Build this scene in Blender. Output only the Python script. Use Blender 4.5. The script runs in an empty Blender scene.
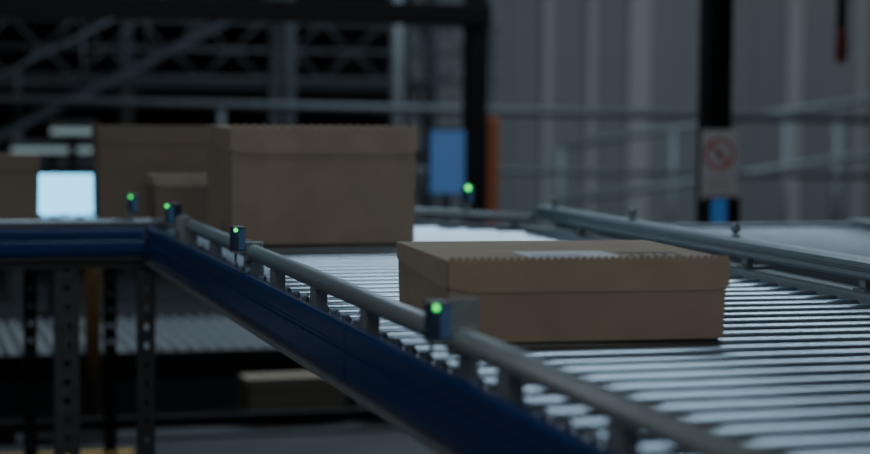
import bpy, bmesh, math, random
from mathutils import Vector, Matrix
random.seed(7)
C = bpy.context.scene.collection
R = math.radians
ZT = 0.80
YAW = R(15.9); F = 1900.0; HOR = 105.0
CAMZ = ZT + 0.339
cs, sn = math.cos(YAW), math.sin(YAW)

def at(px, py, D):
    """world point seen at a pixel, D metres ahead of the camera (used for laying out the hall)"""
    lat = (px - 435) * D / F
    return Vector((cs*lat + sn*D, -sn*lat + cs*D, CAMZ - (py - HOR) * D / F))

# ------------------------------------------------------------------ materials
def mat(name, col, rough=0.6, metal=0.0, var=0.15, scale=20.0, bump=0.0, stretch=None, spec=0.5, coat=0.0):
    m = bpy.data.materials.new(name); m.use_nodes = True
    nt = m.node_tree; b = nt.nodes['Principled BSDF']
    tc = nt.nodes.new('ShaderNodeTexCoord'); mp = nt.nodes.new('ShaderNodeMapping')
    if stretch: mp.inputs['Scale'].default_value = stretch
    nz = nt.nodes.new('ShaderNodeTexNoise'); nz.inputs['Scale'].default_value = scale; nz.inputs['Detail'].default_value = 5
    cr = nt.nodes.new('ShaderNodeValToRGB')
    cr.color_ramp.elements[0].position = 0.3; cr.color_ramp.elements[1].position = 0.7
    cr.color_ramp.elements[0].color = tuple(c*(1-var) for c in col) + (1,)
    cr.color_ramp.elements[1].color = tuple(min(1, c*(1+var)) for c in col) + (1,)
    nt.links.new(tc.outputs['Object'], mp.inputs['Vector']); nt.links.new(mp.outputs['Vector'], nz.inputs['Vector'])
    nt.links.new(nz.outputs['Fac'], cr.inputs['Fac']); nt.links.new(cr.outputs['Color'], b.inputs['Base Color'])
    b.inputs['Roughness'].default_value = rough; b.inputs['Metallic'].default_value = metal
    b.inputs['Specular IOR Level'].default_value = spec
    b.inputs['Coat Weight'].default_value = coat
    if bump:
        bp = nt.nodes.new('ShaderNodeBump'); bp.inputs['Strength'].default_value = bump; bp.inputs['Distance'].default_value = 0.002
        nt.links.new(nz.outputs['Fac'], bp.inputs['Height']); nt.links.new(bp.outputs['Normal'], b.inputs['Normal'])
    return m
def emit(name, col, s):
    m = bpy.data.materials.new(name); m.use_nodes = True
    nt = m.node_tree; b = nt.nodes['Principled BSDF']
    b.inputs['Base Color'].default_value = (0.02,0.02,0.02,1)
    tc = nt.nodes.new('ShaderNodeTexCoord'); nz = nt.nodes.new('ShaderNodeTexNoise'); nz.inputs['Scale'].default_value = 6
    cr = nt.nodes.new('ShaderNodeValToRGB')
    cr.color_ramp.elements[0].color = tuple(c*0.85 for c in col)+(1,); cr.color_ramp.elements[1].color = tuple(col)+(1,)
    nt.links.new(tc.outputs['Object'], nz.inputs['Vector']); nt.links.new(nz.outputs['Fac'], cr.inputs['Fac'])
    nt.links.new(cr.outputs['Color'], b.inputs['Emission Color']); b.inputs['Emission Strength'].default_value = s
    return m
M = dict(
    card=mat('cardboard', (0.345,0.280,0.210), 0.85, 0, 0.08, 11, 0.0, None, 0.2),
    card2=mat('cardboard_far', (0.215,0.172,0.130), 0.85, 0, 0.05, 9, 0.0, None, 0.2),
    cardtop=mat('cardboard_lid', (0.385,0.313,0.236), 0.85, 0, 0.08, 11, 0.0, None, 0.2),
    paper=mat('label_paper', (0.47,0.51,0.55), 0.6, 0, 0.04, 30),
    ink=mat('ink', (0.06,0.06,0.065), 0.7, 0, 0.1, 30),
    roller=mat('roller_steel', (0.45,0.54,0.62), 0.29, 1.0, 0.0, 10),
    roller2=mat('roller_dimmed', (0.18,0.215,0.245), 0.32, 1.0, 0.0, 10),  # roller steel darkened in colour to hold down the lamp glare
    low_roller=mat('roller_lightened', (0.22,0.237,0.25), 0.40, 0, 0.05, 10),  # pale non-metal colour stands in for light on the low deck
    blue=mat('blue_panel', (0.0135,0.041,0.158), 0.30, 0, 0.06, 6, 0, None, 0.5),
    grey=mat('grey_paint', (0.23,0.27,0.30), 0.45, 0.2, 0.08, 25),
    rail=mat('rail_alu', (0.26,0.31,0.34), 0.42, 0.35, 0.06, 25),
    dgrey=mat('dark_grey', (0.04,0.044,0.048), 0.55, 0.1, 0.12, 25),
    strut=mat('galvanised', (0.060,0.068,0.076), 0.55, 0.3, 0.2, 35),
    black=mat('black_paint', (0.005,0.005,0.007), 0.6, 0, 0.15, 20, 0, None, 0.3),
    house=mat('sensor_housing', (0.025,0.05,0.10), 0.4, 0, 0.1, 60),
    lens=mat('sensor_lens', (0.09,0.22,0.46), 0.25, 0, 0.1, 60),
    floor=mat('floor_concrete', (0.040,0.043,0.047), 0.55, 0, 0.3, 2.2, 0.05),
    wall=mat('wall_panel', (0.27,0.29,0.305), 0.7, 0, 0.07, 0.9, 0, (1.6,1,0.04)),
    wdark=mat('wall_gloom', (0.012,0.014,0.017), 0.8, 0, 0.5, 1.1, 0, None, 0.2),  # near-black colour stands in for the unlit left background
    mull=mat('wall_rib', (0.47,0.49,0.50), 0.6, 0, 0.05, 3),
    pipe=mat('light_pipe', (0.19,0.21,0.22), 0.5, 0.1, 0.06, 10),
    dpipe=mat('dull_pipe', (0.090,0.100,0.109), 0.5, 0.1, 0.1, 10),
    rack=mat('rack_steel', (0.032,0.039,0.047), 0.6, 0.1, 0.15, 10),
    orange=mat('orange_paint', (0.42,0.12,0.045), 0.55, 0, 0.1, 10),
    yellow=mat('yellow_paint', (0.19,0.115,0.03), 0.55, 0, 0.12, 10),
    lyellow=mat('line_yellow', (0.50,0.30,0.05), 0.55, 0, 0.12, 10),
    red=mat('sign_red', (0.54,0.10,0.10), 0.6, 0, 0.06, 20),
    dred=mat('dark_red', (0.10,0.012,0.016), 0.6, 0, 0.1, 20),
    white=mat('sign_white', (0.68,0.68,0.71), 0.6, 0, 0.03, 20),
    dblue=emit('device_display', (0.04,0.20,0.60), 0.30),
    green=emit('green_led', (0.03,1.0,0.14), 2.6),
    scr=emit('screen_white', (0.18,0.67,1.0), 3.0),
    scrb=emit('screen_blue', (0.085,0.24,0.60), 0.38),
    tube=emit('lamp_tube', (0.70,0.95,1.0), 0.30),
)

# ------------------------------------------------------------------ mesh builder
class MB:
    def __init__(s): s.bm = bmesh.new()
    def box(s, x0,x1,y0,y1,z0,z1):
        vs = [s.bm.verts.new((x,y,z)) for z in (z0,z1) for y in (y0,y1) for x in (x0,x1)]
        for f in ((0,2,3,1),(4,5,7,6),(0,1,5,4),(2,6,7,3),(0,4,6,2),(1,3,7,5)):
            s.bm.faces.new([vs[i] for i in f])
        return s
    def prism(s, pts, axis, a0, a1, smooth=False):
        def mk(p, a):
            if axis == 'y': return (p[0], a, p[1])
            if axis == 'x': return (a, p[0], p[1])
            return (p[0], p[1], a)
        A = [s.bm.verts.new(mk(p,a0)) for p in pts]; B = [s.bm.verts.new(mk(p,a1)) for p in pts]
        n = len(pts)
        s.bm.faces.new(A); s.bm.faces.new(B[::-1])
        for i in range(n):
            f = s.bm.faces.new((A[i],B[i],B[(i+1)%n],A[(i+1)%n])); f.smooth = smooth
        return s
    def tube(s, p0, p1, r, n=16, r1=None):
        p0, p1 = Vector(p0), Vector(p1); d = (p1-p0).normalized()
        up = Vector((0,0,1)) if abs(d.z) < 0.9 else Vector((1,0,0))
        a = d.cross(up).normalized(); b = d.cross(a)
        r1 = r if r1 is None else r1
        def ring(p, rr): return [s.bm.verts.new(p + (a*math.cos(2*math.pi*i/n) + b*math.sin(2*math.pi*i/n))*rr) for i in range(n)]
        A, B = ring(p0,r), ring(p1,r1)
        s.bm.faces.new(A); s.bm.faces.new(B[::-1])
        for i in range(n):
            f = s.bm.faces.new((A[i],A[(i+1)%n],B[(i+1)%n],B[i])); f.smooth = True
        return s
    def lathe(s, prof, axis='x', n=24, off=(0,0,0)):
        """prof: (a, r) along an axis; closed both ends"""
        rings = []; off = Vector(off)
        for a, r in prof:
            rg = []
            for i in range(n):
                t = 2*math.pi*i/n; c_, s_ = r*math.cos(t), r*math.sin(t)
                rg.append(s.bm.verts.new(Vector({'x':(a,c_,s_), 'y':(c_,a,s_), 'z':(c_,s_,a)}[axis])+off))
            rings.append(rg)
        s.bm.faces.new(rings[0]); s.bm.faces.new(rings[-1][::-1])
        for k in range(len(rings)-1):
            long_ = abs(prof[k][0]-prof[k+1][0]) > 0.0005
            for i in range(n):
                f = s.bm.faces.new((rings[k][i], rings[k][(i+1)%n], rings[k+1][(i+1)%n], rings[k+1][i])); f.smooth = long_
        return s
    def beam(s, p0, p1, w, h):
        """rectangular bar between two points; w sideways, h upwards"""
        p0, p1 = Vector(p0), Vector(p1); d = (p1-p0).normalized()
        up = Vector((0,0,1)) if abs(d.z) < 0.95 else Vector((0,1,0))
        a = d.cross(up).normalized(); b = a.cross(d).normalized()
        q = [(-1,-1),(1,-1),(1,1),(-1,1)]
        A = [s.bm.verts.new(p0 + a*(x*w/2) + b*(y*h/2)) for x,y in q]; B = [s.bm.verts.new(p1 + a*(x*w/2) + b*(y*h/2)) for x,y in q]
        s.bm.faces.new(A); s.bm.faces.new(B[::-1])
        for i in range(4): s.bm.faces.new((A[i],B[i],B[(i+1)%4],A[(i+1)%4]))
        return s
    def build(s, name, m, parent=None, bevel=0.0, world=False, seg=2):
        if world and parent is not None:
            bmesh.ops.translate(s.bm, verts=s.bm.verts, vec=-Vector(parent.location))
        bmesh.ops.recalc_face_normals(s.bm, faces=s.bm.faces)
        me = bpy.data.meshes.new(name); s.bm.to_mesh(me); s.bm.free()
        me.materials.append(M[m])
        o = bpy.data.objects.new(name, me); C.objects.link(o)
        if parent is not None: o.parent = parent
        if bevel:
            bv = o.modifiers.new('bevel','BEVEL'); bv.width = bevel; bv.segments = seg; bv.limit_method = 'ANGLE'; bv.angle_limit = R(40)
        return o
def thing(name, label, cat, loc=(0,0,0), rz=0, group=None):
    o = bpy.data.objects.new(name, None); C.objects.link(o); o.empty_display_size = 0.1
    o.location = loc; o.rotation_euler = (0,0,rz); o['label'] = label; o['category'] = cat
    if group: o['group'] = group
    return o
def tag(o, label, cat, group=None):
    o['label'] = label; o['category'] = cat
    if group: o['group'] = group
    return o
def struct(name, mb, m):
    o = mb.build(name, m); o['kind'] = 'structure'; return o
def cp(o, loc, parent):
    c = o.copy(); C.objects.link(c); c.parent = parent; c.location = loc; return c
def copy_tree(o, parent=None):
    c = o.copy(); C.objects.link(c)
    if parent is not None: c.parent = parent
    for ch in list(o.children): copy_tree(ch, c)
    return c

# ------------------------------------------------------------------ setting
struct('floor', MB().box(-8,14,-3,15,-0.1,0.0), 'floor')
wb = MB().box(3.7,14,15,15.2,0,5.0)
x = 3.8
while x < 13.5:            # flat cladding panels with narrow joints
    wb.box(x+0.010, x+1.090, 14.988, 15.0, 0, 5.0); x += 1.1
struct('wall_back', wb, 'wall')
wl = MB().box(-8,3.75,13.95,14.1,0,5.0).box(3.65,3.75,14.1,15.0,0,5.0)  # added dark partition; the gloom at the left is put into its colour
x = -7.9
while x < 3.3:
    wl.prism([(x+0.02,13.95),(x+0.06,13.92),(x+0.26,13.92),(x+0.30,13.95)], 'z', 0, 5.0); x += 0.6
struct('dark_partition', wl, 'wdark')
tn = 1
for px, w in ((640,0.19),(592,0.07),(795,0.14),(862,0.08),(548,0.07)):
    D = 14.88 / (cs - sn*(px-435)/F)
    p = at(px, 100, D)
    struct('trim_%d' % tn, MB().box(p.x-w/2, p.x+w/2, 14.93, 14.988, 0, 5.0), 'mull'); tn += 1
struct('trim_%d' % tn, MB().box(3.75,14,14.91,14.93,0,0.12), 'pipe'); tn += 1

# ------------------------------------------------------------------ conveyors
RR = 0.0270
def roller_mesh(L, axis, name, parent, m='roller', r=RR):
    h = L/2
    prof = [(-h-0.010,0.006),(-h-0.0006,0.006),(-h,r-0.008),(-h+0.002,r-0.0016),(-h+0.004,r),(h-0.004,r),(h-0.002,r-0.0016),(h,r-0.008),(h+0.0006,0.006),(h+0.010,0.006)]
    return MB().lathe(prof, axis, 64).build(name, m, parent)
def strut_leg(x, y, z1, w, m, parent, face=-1):
    """slotted channel leg: front plate with real slots, two side flanges, foot plate"""
    mb = MB(); t = 0.004; d = 0.04
    yf0, yf1 = (y-d/2, y-d/2+t)
    sl = w*0.26
    mb.box(x-w/2, x-sl/2, yf0, yf1, 0.006, z1); mb.box(x+sl/2, x+w/2, yf0, yf1, 0.006, z1)
    z = 0.006
    while z < z1 - 0.02:
        mb.box(x-sl/2, x+sl/2, yf0, yf1, z, min(z+0.034, z1)); z += 0.05
    mb.box(x-w/2, x-w/2+t, yf1, y+d/2, 0.006, z1); mb.box(x+w/2-t, x+w/2, yf1, y+d/2, 0.006, z1)
    leg = mb.build('leg', m, parent, world=True)
    f = MB().box(x-w/2-0.03, x+w/2+0.03, y-d/2-0.03, y+d/2+0.03, 0, 0.006)
    f.build('foot_plate', 'dgrey', parent, world=True)
    return leg

# main line
mc = thing('roller_conveyor', 'nearest wide roller conveyor carrying the flat carton, blue side panel and grey tube rail', 'conveyor', (1.18,3.4,0))
L0, L1 = 1.0, 5.05
DG0, DG1 = (1.665,4.92), (0.98,5.84)
def diag_u(v): return DG0[0] + (v-DG0[1])/(DG1[1]-DG0[1])*(DG1[0]-DG0[0])
u0 = 0.698
base = roller_mesh(1.650-u0, 'x', 'roller', mc)
v = 1.04; first = True
while v < 5.80:
    if v < 4.86:
        loc = ((u0+1.650)/2-mc.location.x, v-mc.location.y, ZT-RR)
        if first: base.location = loc; first = False
        else: cp(base, loc, mc)
    else:
        ue = min(1.650, diag_u(v+0.035)-0.02)
        if ue - u0 > 0.12:
            r = roller_mesh(ue-u0, 'x', 'roller', mc); r.location = ((u0+ue)/2-mc.location.x, v-mc.location.y, ZT-RR)
    v += 0.08
# left side frame : C channel
MB().prism([(0.655,0.788),(0.690,0.788),(0.690,0.783),(0.661,0.783),(0.661,0.706),(0.704,0.706),(0.704,0.700),(0.655,0.700)], 'y', L0, L1).build('side_frame','grey',mc,world=True)
PF = [(0.6545,0.812),(0.645,0.812),(0.6395,0.806),(0.6395,0.782),(0.642,0.779),(0.642,0.774),(0.6395,0.771),(0.6395,0.738),(0.645,0.725),(0.6545,0.722)]
PG = [(0.6545,0.806),(0.645,0.806),(0.6395,0.800),(0.6395,0.782),(0.642,0.779),(0.642,0.774),(0.6395,0.771),(0.6395,0.745),(0.645,0.734),(0.6545,0.732)]
for a,b in ((L0,2.725),(2.730,5.03)):
    MB().prism(PF,'y',a,b).build('side_panel','blue',mc,world=True)
MB().prism([(0.637,0.720),(0.6545,0.720),(0.6545,0.712),(0.637,0.712)],'y',L0,5.03).build('panel_trim','grey',mc,world=True)
MB().tube((0.675,L0,0.848),(0.675,4.68,0.848),0.0155,24).tube((0.675,4.68,0.848),(0.675,5.078,0.815),0.0155,24).build('guide_rail','rail',mc,world=True)
for vv in (1.35,1.70,2.05,2.72,3.07,3.42,4.12,4.47,4.66):
    MB().box(0.664,0.686,vv-0.020,vv+0.020,0.793,0.838).box(0.657,0.689,vv-0.032,vv+0.032,0.788,0.794).build('rail_bracket','grey',mc,0.002,True)
# right side
RE = 4.93
MB().prism([(1.664,0.806),(1.740,0.806),(1.740,0.690),(1.732,0.690),(1.732,0.798),(1.664,0.798)],'y',L0,RE).box(1.664,1.672,L0,RE,0.70,0.798).build('side_frame','rail',mc,world=True)
MB().prism([(1.686,0.868),(1.716,0.868),(1.722,0.862),(1.722,0.852),(1.716,0.850),(1.716,0.846),(1.722,0.844),(1.722,0.836),(1.716,0.830),(1.686,0.830),(1.680,0.836),(1.680,0.844),(1.685,0.846),(1.685,0.850),(1.680,0.852),(1.680,0.862)],'y',L0,RE-0.02).build('guide_rail','rail',mc,world=True)
MB().box(1.7455,1.775,L0,RE,0.775,0.842).build('outer_guard','grey',mc,0.004,True)
for vv in (1.6,2.1,2.6,3.1,3.6,4.1,4.6):
    MB().box(1.692,1.708,vv-0.012,vv+0.012,0.812,0.832).box(1.684,1.746,vv-0.02,vv+0.02,0.806,0.812).build('rail_bracket','grey',mc,0.0015,True)
# far deflector
d = Vector((DG1[0]-DG0[0], DG1[1]-DG0[1],0)); nrm = Vector((-d.y,d.x,0)).normalized()*-1
q0, q1 = Vector((DG0[0],DG0[1],0)), Vector((DG1[0],DG1[1],0))
MB().prism([(q0.x,q0.y),(q1.x,q1.y),(0.664,5.845),(0.664,5.89),(q1.x+nrm.x*0.05,q1.y+nrm.y*0.05+0.01),(q0.x+nrm.x*0.05,q0.y+nrm.y*0.05)],'z',0.72,0.806).build('deflector_frame','grey',mc,world=True)
qq0, qq1 = q0+nrm*0.025, q1+nrm*0.025
MB().tube((qq0.x,qq0.y,0.832),(qq1.x,qq1.y,0.832),0.013,16).build('deflector_rail','rail',mc,world=True)
for t in (0.05,0.35,0.65,0.95):
    p = qq0.lerp(qq1,t); MB().box(p.x-0.01,p.x+0.01,p.y-0.01,p.y+0.01,0.806,0.824).build('rail_bracket','grey',mc,world=True)
for xx,yy in ((0.636,5.02),(0.672,1.2),(1.70,1.2),(1.70,4.85)):
    strut_leg(xx,yy,0.700 if xx<1 else 0.690,0.045,'strut',mc)
for yy in (1.2,3.1,4.82):
    MB().box(0.704,1.664,yy+0.03,yy+0.07,0.685,0.720).build('cross_member','dgrey',mc,world=True)

# cross line to the left
cc = thing('roller_conveyor','far blue sided roller conveyor running off to the left behind the sensors','conveyor',(-0.55,5.5,0))
V0, V1, U0, U1 = 5.05, 5.93, -1.8, 0.64
vr0, vr1 = 5.115, 5.885
base = roller_mesh(vr1-vr0,'y','roller',cc)
u = U0+0.06; first=True
while u < 0.62:
    loc = (u-cc.location.x,(vr0+vr1)/2-cc.location.y,ZT-RR)
    if first: base.location = loc; first=False
    else: cp(base,loc,cc)
    u += 0.08
def sw(P): return [(5.0555+(p[0]-0.6545)+0.0, p[1]) for p in P]
for a,b in ((U0,-0.6),(-0.598,0.636)):
    MB().prism(sw(PG),'x',a,b).build('side_panel','blue',cc,world=True)
MB().box(U0,0.634,5.039,5.0555,0.723,0.731).build('panel_trim','strut',cc,world=True)
MB().prism([(5.057,0.782),(5.105,0.782),(5.105,0.776),(5.063,0.776),(5.063,0.706),(5.105,0.706),(5.105,0.70),(5.057,0.70)],'x',U0,0.650).build('side_frame','dgrey',cc,world=True)
MB().box(U0,0.66,5.90,5.94,0.70,0.79).build('side_frame','grey',cc,world=True)
MB().tube((U0,5.078,0.815),(0.658,5.078,0.815),0.0145,20).build('guide_rail','rail',cc,world=True)
for uu in (-1.5,-1.1,-0.7,-0.3,0.1,0.46):
    MB().box(uu-0.012,uu+0.012,5.070,5.086,0.782,0.803).build('rail_bracket','grey',cc,0.0015,True)
strut_leg(0.435,5.082,0.70,0.065,'strut',cc)
strut_leg(0.375,5.60,0.70,0.035,'black',cc)
strut_leg(-1.6,5.082,0.70,0.065,'strut',cc); strut_leg(-1.6,5.92,0.70,0.065,'strut',cc); strut_leg(0.64,5.92,0.70,0.035,'black',cc)
MB().box(U0,0.62,5.58,5.62,0.695,0.730).build('cross_member','dgrey',cc,world=True)

# parallel line on the right
rc = thing('roller_conveyor','second roller conveyor parallel beyond the right hand guide rail','conveyor',(2.3,3.4,0))
ra, rb = 1.905, 2.675
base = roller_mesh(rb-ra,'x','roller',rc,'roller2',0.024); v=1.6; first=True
while v < 4.94:
    loc=((ra+rb)/2-rc.location.x,v-rc.location.y,ZT-0.024)
    if first: base.location=loc; first=False
    else: cp(base,loc,rc)
    v+=0.10
for a,b in ((1.855,1.892),(2.688,2.748)):
    MB().box(a,b,1.55,5.02,0.70,0.815).build('side_frame','rail',rc,0.004,True)
    m_=(a+b)/2
    for vv in (1.8,3.4,4.9): strut_leg(m_,vv,0.70,0.036,'strut',rc)
MB().box(1.892,2.688,4.98,5.02,0.70,0.806).build('end_frame','rail',rc,0.003,True)

# ------------------------------------------------------------------ cartons
ZB = ZT + 0.0015
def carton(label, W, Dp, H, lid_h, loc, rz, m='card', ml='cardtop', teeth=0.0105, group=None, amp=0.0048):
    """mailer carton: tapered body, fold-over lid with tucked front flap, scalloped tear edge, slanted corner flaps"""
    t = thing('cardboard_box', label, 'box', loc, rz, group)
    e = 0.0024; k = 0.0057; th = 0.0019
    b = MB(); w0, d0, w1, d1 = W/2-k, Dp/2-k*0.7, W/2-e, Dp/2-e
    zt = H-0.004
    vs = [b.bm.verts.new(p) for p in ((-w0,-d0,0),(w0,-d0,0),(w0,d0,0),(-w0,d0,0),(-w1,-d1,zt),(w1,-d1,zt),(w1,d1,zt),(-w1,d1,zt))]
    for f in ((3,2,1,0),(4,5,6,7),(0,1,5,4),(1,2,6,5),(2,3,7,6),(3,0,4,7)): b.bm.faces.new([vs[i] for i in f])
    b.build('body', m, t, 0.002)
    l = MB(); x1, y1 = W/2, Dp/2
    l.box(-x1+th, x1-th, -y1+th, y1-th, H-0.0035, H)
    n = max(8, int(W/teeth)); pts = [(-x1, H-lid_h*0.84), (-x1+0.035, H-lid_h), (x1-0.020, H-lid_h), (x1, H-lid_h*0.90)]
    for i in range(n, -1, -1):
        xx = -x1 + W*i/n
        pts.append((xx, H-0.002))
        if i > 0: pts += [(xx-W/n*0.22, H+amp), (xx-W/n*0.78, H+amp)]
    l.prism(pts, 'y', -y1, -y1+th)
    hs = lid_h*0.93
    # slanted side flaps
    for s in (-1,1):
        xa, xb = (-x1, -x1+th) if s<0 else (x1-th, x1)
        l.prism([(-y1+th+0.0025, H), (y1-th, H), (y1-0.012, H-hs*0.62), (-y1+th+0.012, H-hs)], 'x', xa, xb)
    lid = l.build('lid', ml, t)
    return t, lid
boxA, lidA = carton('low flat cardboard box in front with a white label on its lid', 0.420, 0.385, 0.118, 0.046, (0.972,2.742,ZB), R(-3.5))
lab = MB().box(-0.080,0.060,-0.168,-0.040,0.1183,0.1188).build('shipping_label','paper',lidA); lab['label']='white paper label'
ik = MB()
for a,b_ in ((-0.150,-0.146),(-0.128,-0.124),(-0.106,-0.103)): ik.box(-0.070,0.010,a,b_,0.1188,0.1190)
ik.build('label_print','ink',lab)
pr = MB()
for i in range(5):
    xx = 0.076+i*0.018
    pr.beam((xx,-0.155,0.1186),(xx+0.013,-0.100+0.02*(i%2),0.1186),0.006,0.0006)
pr.box(0.076,0.166,-0.084,-0.072,0.1183,0.1189)
pr.build('lid_print','ink',lidA)
carton('tall cardboard box standing at the far end of the near conveyor, clear of other boxes', 0.460, 0.36, 0.280, 0.062, (0.994,4.640,ZB), R(0.5), teeth=0.023, amp=0.0085)
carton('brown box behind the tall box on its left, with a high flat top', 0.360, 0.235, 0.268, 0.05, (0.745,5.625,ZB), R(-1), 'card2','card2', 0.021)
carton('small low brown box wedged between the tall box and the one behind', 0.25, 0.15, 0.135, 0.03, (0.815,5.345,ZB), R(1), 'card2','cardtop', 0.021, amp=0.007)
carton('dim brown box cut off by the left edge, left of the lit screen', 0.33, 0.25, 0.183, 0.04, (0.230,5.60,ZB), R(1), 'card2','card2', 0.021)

# ------------------------------------------------------------------ sensors
def sensor(label, loc, rz=0, big=True, plate=True, foot=0.012):
    t = thing('photo_sensor', label, 'sensor', loc, rz, 'photo sensors along the guide rails')
    MB().box(-0.013,0.013,-0.018,0.018,0.004,0.052).build('housing','house',t,0.003)
    MB().box(-0.001,0.0118,-0.0192,-0.0178,0.007,0.047).build('lens','lens',t,0.0008)
    il = MB().lathe([(-0.0222,0.0005),(-0.0217,0.0022),(-0.0203,0.0037),(-0.0175,0.0039)],'y',16).build('indicator_light','green',t); il.location=(-0.0068,0,0.0455)
    b = MB().box(-0.013,0.013,-0.015,0.015,0.0,0.004)
    if big:
        b.box(0.0145,0.056,0.004,0.008,-0.008,0.055).box(0.013,0.0145,-0.012,0.008,0.006,0.046).box(0.030,0.056,0.004,0.008,-0.044,-0.008)
    elif plate:
        b.box(0.0135,0.030,0.004,0.008,-0.03,0.025)
    else:
        b.box(-0.008,0.008,-0.008,0.008,-foot,0.0)
    b.build('mounting_bracket','rail',t,0.001)
    if big or plate:
        c = MB().box(0.0128,0.0490,-0.014,0.003,-0.0155,0.0215).box(0.024,0.050,-0.014,-0.008,-0.046,-0.0155)
        c.build('rail_clamp','rail',t,0.0015)
        for zz in (-0.006,0.013): MB().lathe([(-0.0165,0.0022),(-0.0138,0.0026)],'y',10,(0.042,0,zz)).build('clamp_screw','dgrey',t)
    MB().tube((0.0,0.017,0.012),(0.004,0.045,-0.02),0.0022,8).build('cable','black',t)
    return il
sensor('nearest green lit sensor, on the rail in front of the flat box',(0.645,2.25,0.845))
sensor('green lit sensor on the rail below the tall box, second from the front',(0.645,3.675,0.847), big=False)
sensor('dark sensor at the blue corner of the rail, third from the front',(0.640,4.525,0.848), R(-40), False)
sensor('small green lit sensor farthest back on the left rail beside the bright screen',(0.608,5.078,0.8435), R(0), False, False, 0.015)
gp = qq0.lerp(qq1,0.195)
il = sensor('green glowing sensor on the far deflector rail beside the blue screen',(gp.x,gp.y,0.862), R(0), False, False, 0.018)
il.scale = (2.2,1.0,2.2); il.location = (-0.004,0,0.046)
# reflector knobs on the right rail
kn = None
for vv,lb in ((4.80,'farthest of the grey reflector knobs on the right guide rail'),(4.24,'middle grey reflector knob on the right guide rail'),(3.66,'nearest of the grey reflector knobs on the right guide rail')):
    if kn is None:
        kn = thing('reflector_knob',lb,'reflector',(1.70,vv,0.868),0,'reflector knobs on the right rail')
        MB().lathe([(0,0.010),(0.003,0.010),(0.004,0.005),(0.010,0.005)],'z',14).build('stem','grey',kn)
        MB().lathe([(-0.007,0.0075),(-0.0055,0.0095),(0.0055,0.0095),(0.007,0.0075)],'y',18).build('reflector_disc','grey',kn).location=(0,0,0.0185)
    else:
        c = copy_tree(kn); c.location=(1.70,vv,0.868); c['label']=lb

# ------------------------------------------------------------------ background
def monitor(label, px, py, D, w, h, scr, pole_m='black'):
    p = at(px,py,D)
    t = thing('monitor',label,'screen',(p.x,p.y,0),-YAW*0.6)
    z = p.z
    MB().box(-w/2-0.008,w/2+0.008,0,0.03,z-h/2-0.008,z+h/2+0.008).build('frame','black',t,0.003)
    MB().box(-w/2,w/2,-0.002,0.0005,z-h/2,z+h/2).build('screen',scr,t)
    MB().tube((0,0.045,0.012),(0,0.045,z+0.02),0.018,14).box(-0.03,0.03,0.03,0.045,z-0.03,z+0.03).build('stand',pole_m,t)
    MB().lathe([(0,0.16),(0.008,0.16),(0.012,0.15)],'z',24).build('base',pole_m,t).location=(0,0.045,0)
    return t
monitor('bright white lit screen standing behind the left conveyor', 68,204,6.35,0.200,0.180,'scr')
monitor('tall dim blue lit screen right of the tall box', 447,162,8.6,0.155,0.285,'scrb')

# low roller line behind, under the lines
lb = thing('roller_conveyor','low dim roller conveyor with black frame seen beneath the left line','conveyor',(0.5,7.4,0))
base = roller_mesh(1.10,'y','roller',lb,'low_roller',0.025); first=True; u=-1.95
while u < 2.36:
    loc=(u-0.5,0.03,0.215)
    if first: base.location=loc; first=False
    else: cp(base,loc,lb)
    u+=0.056
for y0,y1 in ((6.83,6.866),(7.994,8.03)): MB().box(-2.0,2.4,y0,y1,0.14,0.240).build('side_frame','black',lb,0.002,True)
for xx in (-1.5,0.1,1.3,2.3):
    for yy in (6.85,8.01): MB().box(xx-0.03,xx+0.03,yy-0.018,yy+0.018,0,0.14).build('leg','black',lb,world=True)
br = thing('barrier_rail','low black bar along the floor beneath the left line','barrier',(0.6,6.42,0))
MB().box(-1.6,2.3,6.40,6.44,0.035,0.075).build('bar','black',br,0.003,True)
for xx in (-1.4,0.35,2.1): MB().box(xx-0.03,xx+0.03,6.395,6.445,0,0.036).build('foot','black',br,world=True)
carton('dim brown carton on the floor below the low conveyor, the larger of two',0.36,0.16,0.165,0.04,(1.37,6.66,0),R(3),'card','card',0.021)
carton('small tan carton on the floor right of the larger one, under the near panel',0.19,0.14,0.12,0.03,(1.70,6.60,0),R(-4),'card','cardtop',0.021)
yb = at(86,290,6.62)
yy_ = thing('safety_post','short yellow safety post behind the left conveyor legs','post',(yb.x+0.02,yb.y,0))
MB().lathe([(0.01,0.028),(0.55,0.028),(0.575,0.022),(0.58,0.01)],'z',18).build('post','yellow',yy_)
MB().box(-0.05,0.05,-0.05,0.05,0,0.01).build('base_plate','dgrey',yy_,0.002)
tag(MB().box(-3,0.74,6.12,6.22,0.0005,0.003).build('floor_line','lyellow'),'yellow marking line along the floor at lower left','floor marking')

# gantry
g = thing('steel_gantry','black steel gantry with tall column and long overhead beam behind the tall box','gantry',(0.4,8.65,0))
gc = at(475,100,9.03)
MB().box(gc.x-0.048,gc.x+0.048,8.60,8.70,0.01,2.6).build('column','black',g,0.004,True)
MB().box(-2.05,-1.95,8.60,8.70,0.01,2.6).build('column','black',g,0.004,True)
for a in (gc.x,-2.0): MB().box(a-0.1,a+0.1,8.55,8.75,0,0.01).build('base_plate','black',g,world=True)
MB().box(-2.0,gc.x+0.06,8.59,8.71,1.515,1.615).build('beam','black',g,0.004,True)
MB().box(-2.0,gc.x+0.06,8.59,8.71,2.5,2.6).build('beam','black',g,0.004,True)
op = at(491,160,9.3)
o_ = thing('guard_post','orange painted guard post right of the dark gantry column','post',(op.x,op.y,0))
MB().box(-0.03,0.03,-0.03,0.03,0.008,1.08).build('post','orange',o_,0.006); MB().box(-0.06,0.06,-0.06,0.06,0,0.008).build('base_plate','dgrey',o_)

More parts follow.
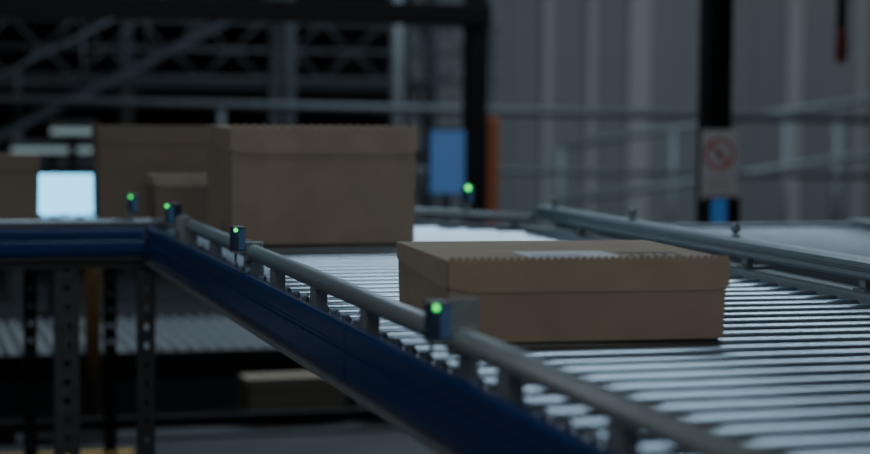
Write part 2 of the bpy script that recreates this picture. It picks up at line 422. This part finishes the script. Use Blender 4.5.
# post with sign
pp = at(713,100,7.55)
ps = thing('support_post','black support post carrying the round red sign','post',(pp.x,pp.y,0))
MB().box(-0.052,0.052,-0.05,0.05,0.01,2.75).build('post','black',ps,0.004)
MB().box(-0.1,0.1,-0.1,0.1,0,0.01).build('base_plate','black',ps)
hp = at(838,30,9.0)
rel = hp - pp
MB().beam((0,0,2.70),(rel.x*1.1,rel.y*1.1,2.70),0.08,0.08).build('overhead_arm','black',ps)
zc = at(713,151,7.55).z
sg = thing('prohibition_sign','white notice with red crossed circle fixed to the black post','sign',(pp.x,pp.y-0.0505,zc))
MB().box(-0.076,0.076,-0.003,0,-0.180,0.095).build('board','white',sg,0.001)
rg = MB(); N=40
for i in range(N):
    a0,a1 = 2*math.pi*i/N, 2*math.pi*(i+1)/N
    rg.prism([(0.064*math.cos(a0),0.064*math.sin(a0)),(0.064*math.cos(a1),0.064*math.sin(a1)),(0.051*math.cos(a1),0.051*math.sin(a1)),(0.051*math.cos(a0),0.051*math.sin(a0))],'y',-0.0045,-0.003)
rg.beam((-0.037,-0.0045,0.037),(0.037,-0.0045,-0.037),0.002,0.011)
rg.build('red_ring','red',sg)
hd = MB().box(-0.012,0.011,-0.004,-0.003,-0.020,0.003)
for i in range(4): hd.box(-0.012+i*0.006,-0.012+i*0.006+0.0045,-0.004,-0.003,0.003,0.020-0.003*abs(i-1.5))
hd.build('pictogram','pipe',sg)
tl = MB()
for k in range(3): tl.box(-0.05,0.05,-0.004,-0.003,-0.095-k*0.022,-0.092-k*0.022)
tl.build('text_lines','pipe',sg)
z0,z1 = at(713,230,7.5).z, at(713,194,7.5).z
cb = thing('control_box','small blue and black device on the post below the sign','control box',(pp.x,pp.y-0.0505,0))
MB().box(-0.064,0.064,-0.07,0,z0,z1).build('housing','black',cb,0.004)
MB().box(-0.062,0.004,-0.073,-0.07,z0+0.006,z1-0.006).build('display','dblue',cb,0.001)
# hanging strap
hs = thing('hanging_strap','dark red strap hanging from overhead at upper right','strap',(hp.x,hp.y,at(838,60,9).z))
MB().prism([(-0.03,0.05),(-0.015,0.0),(0.02,0.0),(0.032,0.05),(0.028,0.16),(-0.026,0.16)],'y',-0.012,0.012).build('handle','dred',hs,0.004)
MB().box(-0.026,0.026,-0.005,0.005,0.155,2.66-hs.location.z).build('webbing','black',hs)

# handrail, long pale rail in the left back
hr = thing('handrail','long pale grey handrail crossing behind the tall box','railing',(2.0,10.5,0))
MB().tube((0.2,10.5,1.15),(6.2,10.5,1.07),0.028,14).build('rail','dpipe',hr,world=True)
MB().tube((0.2,10.5,0.80),(6.2,10.5,0.72),0.018,14).build('rail','dpipe',hr,world=True)
for xx in (0.25,1.75,3.25,4.75,6.15): MB().tube((xx,10.5,0),(xx,10.5,1.10),0.022,12).build('rail_post','dpipe',hr,world=True)
# inclined conveyor
ic = thing('inclined_conveyor','sloping grey conveyor rising through the dark upper left','conveyor',(0.7,11.3,0))
a_, b_ = Vector((-1.0,11.3,0.12)), Vector((2.35,11.3,1.86))
for dy in (-0.25,0.25): MB().beam(a_+Vector((0,dy,0)),b_+Vector((0,dy,0)),0.04,0.045).build('side_frame','rack',ic,world=True)
MB().beam(a_+Vector((0,0,0.01)),b_+Vector((0,0,0.01)),0.46,0.02).build('belt','black',ic,world=True)
MB().tube(a_+Vector((0,-0.25,0.34)),b_+Vector((0,-0.25,0.34)),0.016,10).build('hand_rail','strut',ic,world=True)
for i in range(9):
    p=a_.lerp(b_,0.06+i*0.11)+Vector((0,-0.25,0))
    MB().tube(p,p+Vector((0,0,0.335)),0.010,8).build('rail_upright','strut',ic,world=True)
for f in (0.5,0.97):
    p = a_.lerp(b_,f)
    for dy in (-0.25,0.25): MB().box(p.x-0.03,p.x+0.03,p.y+dy-0.03,p.y+dy+0.03,0,p.z-0.02).build('leg','strut',ic,world=True)
MB().box(-1.03,-0.90,11.02,11.58,0,0.10).build('tail_foot','strut',ic,world=True)
# lattice girder in the dark
lg = thing('lattice_girder','thin steel lattice girder high in the dark at upper left','girder',(1.6,12.2,0))
for z in (1.30,1.48,1.66): MB().tube((0.3,12.2,z),(3.9,12.2,z),0.016,10).build('chord','dpipe',lg,world=True)
lat=MB()
for i in range(18):
    x0=0.3+i*0.2; za,zb=(1.30,1.48) if i%2==0 else (1.48,1.30)
    lat.tube((x0,12.2,za),(x0+0.2,12.2,zb),0.009,8)
    za,zb=(1.48,1.66) if i%2==1 else (1.66,1.48)
    lat.tube((x0,12.2,za),(x0+0.2,12.2,zb),0.009,8)
lat.build('lattice','dpipe',lg,world=True)
for x0 in (0.35,3.85): MB().tube((x0,12.2,0),(x0,12.2,1.66),0.03,10).build('leg','strut',lg,world=True)
# ramp rail right
p0, p1 = at(560,145,12.0), at(900,90,12.0)
rr = thing('ramp_handrail','pale sloping handrail along the grey wall at right','railing',(p0.x,p0.y,0))
for dz in (0,-0.35): MB().tube(p0+Vector((0,0,dz)),p1+Vector((0,0,dz)),0.022,12).build('rail','pipe',rr,world=True)
for f in (0.0,0.33,0.66,1.0):
    p=p0.lerp(p1,f); MB().tube((p.x,p.y,0),(p.x,p.y,p.z),0.020,10).build('rail_post','pipe',rr,world=True)
for px,lbl in ((836,'pale slim pole at far right in front of the grey wall'),(396,'pale slim pole in the dark behind the tall box')):
    p = at(px,100,12.8 if px>500 else 11.9)
    pl = thing('slim_pole',lbl,'pole',(p.x,p.y,0))
    MB().tube((0,0,0.01),(0,0,2.6 if px<500 else 1.12),0.040,14).build('pole','pipe',pl); MB().lathe([(0,0.1),(0.012,0.1)],'z',16).build('base_plate','dgrey',pl)
# racking in the dark
def rack(label, x0, x1, yy, n):
    t = thing('pallet_rack',label,'shelf rack',((x0+x1)/2,yy,0))
    for k in range(n+1):
        xx=x0+(x1-x0)*k/n
        for dy in (-0.40,0.40): MB().box(xx-0.04,xx+0.04,yy+dy-0.03,yy+dy+0.03,0,3.0).build('upright','rack',t,world=True)
        br=MB()
        for q in range(4): br.beam((xx,yy-0.38,0.3+q*0.6),(xx,yy+0.38,0.9+q*0.6 if q<3 else 2.6),0.03,0.03)
        br.build('brace','rack',t,world=True)
    for z in (0.25,0.80,1.30,1.75,2.2):
        for dy in (-0.40,0.40): MB().box(x0,x1,yy+dy-0.02,yy+dy+0.02,z-0.07,z).build('beam','rack',t,world=True)
        MB().box(x0,x1,yy-0.42,yy+0.42,z,z+0.015).build('shelf_deck','rack',t,world=True)
    return t
rack('dark steel pallet rack in the shadows at back left',-0.6,3.6,13.2,4)
# strip lamps
for px,py,w,lbl,dd in ((73,134,0.24,'upper short glowing lamp strip at back left',9.4),(52,153,0.44,'lower long glowing lamp strip above the white screen',10.0)):
    p=at(px,py,dd)
    s=thing('strip_lamp',lbl,'lamp',(p.x,p.y,0))
    MB().box(-w/2,w/2,-0.03,0.03,p.z+0.012,p.z+0.05).build('lamp_body','dgrey',s,0.003)
    MB().tube((-w/2+0.01,0,p.z),(w/2-0.01,0,p.z),0.016,12).build('lamp_tube','tube',s)
    MB().box(-0.02,0.02,0.03,0.06,0.01,p.z+0.05).box(-0.1,0.1,-0.06,0.14,0,0.01).build('stand','black',s)

# ------------------------------------------------------------------ light
def area(name, loc, sx, sy, w, col=(0.70,0.86,1.0), target=None):
    l = bpy.data.lights.new(name,'AREA'); l.shape='RECTANGLE'; l.size=sx; l.size_y=sy; l.energy=w; l.color=col
    o = bpy.data.objects.new(name,l); C.objects.link(o); o.location=loc
    if target is not None:
        d = (Vector(target)-Vector(loc)).normalized()
        o.rotation_euler = d.to_track_quat('-Z','Y').to_euler()
    return o
# ceiling lamp row beyond the conveyors, then unseen fill lights added
area('ceiling_and_fill_lamp', (3.6,8.3,4.3), 6.2, 1.9, 235)
area('ceiling_and_fill_lamp', (1.3,3.9,4.2), 2.0, 0.6, 18)  # added fill from above to lift the box tops
area('ceiling_and_fill_lamp', (0.3,-2.0,3.4), 2.6, 0.8, 44, (1.0,0.98,0.95), (0.9,3.6,0.9))  # added fill behind the camera for the box fronts
area('ceiling_and_fill_lamp', (-3.2,2.6,3.0), 0.8, 2.0, 28, (0.92,0.96,1.0), (0.8,4.0,0.9))  # added fill from the left for the boxes' side faces and blue panel
area('wall_fill', (7.6,11.6,4.8), 5.0, 0.6, 33, (0.88,0.95,1.0), (8.2,15.0,1.2))  # added unseen wash light that brightens the grey wall
w = bpy.data.worlds.new('World'); bpy.context.scene.world = w; w.use_nodes=True
bg = w.node_tree.nodes['Background']; bg.inputs[0].default_value=(0.35,0.42,0.5,1); bg.inputs[1].default_value=0.002

# ------------------------------------------------------------------ camera
cd = bpy.data.cameras.new('Camera'); cam = bpy.data.objects.new('Camera',cd); C.objects.link(cam)
cd.sensor_width=36; cd.lens=36*F/870
pitch = math.atan((227-HOR)/F)
cam.matrix_world = Matrix.Translation((0,0,CAMZ)) @ Matrix.Rotation(-YAW,4,'Z') @ Matrix.Rotation(math.pi/2-pitch,4,'X') @ Matrix.Rotation(R(0.5),4,'Z')
cd.dof.use_dof=True; cd.dof.focus_distance=3.3; cd.dof.aperture_fstop=2.4
cd.clip_start=0.05
bpy.context.scene.camera=cam
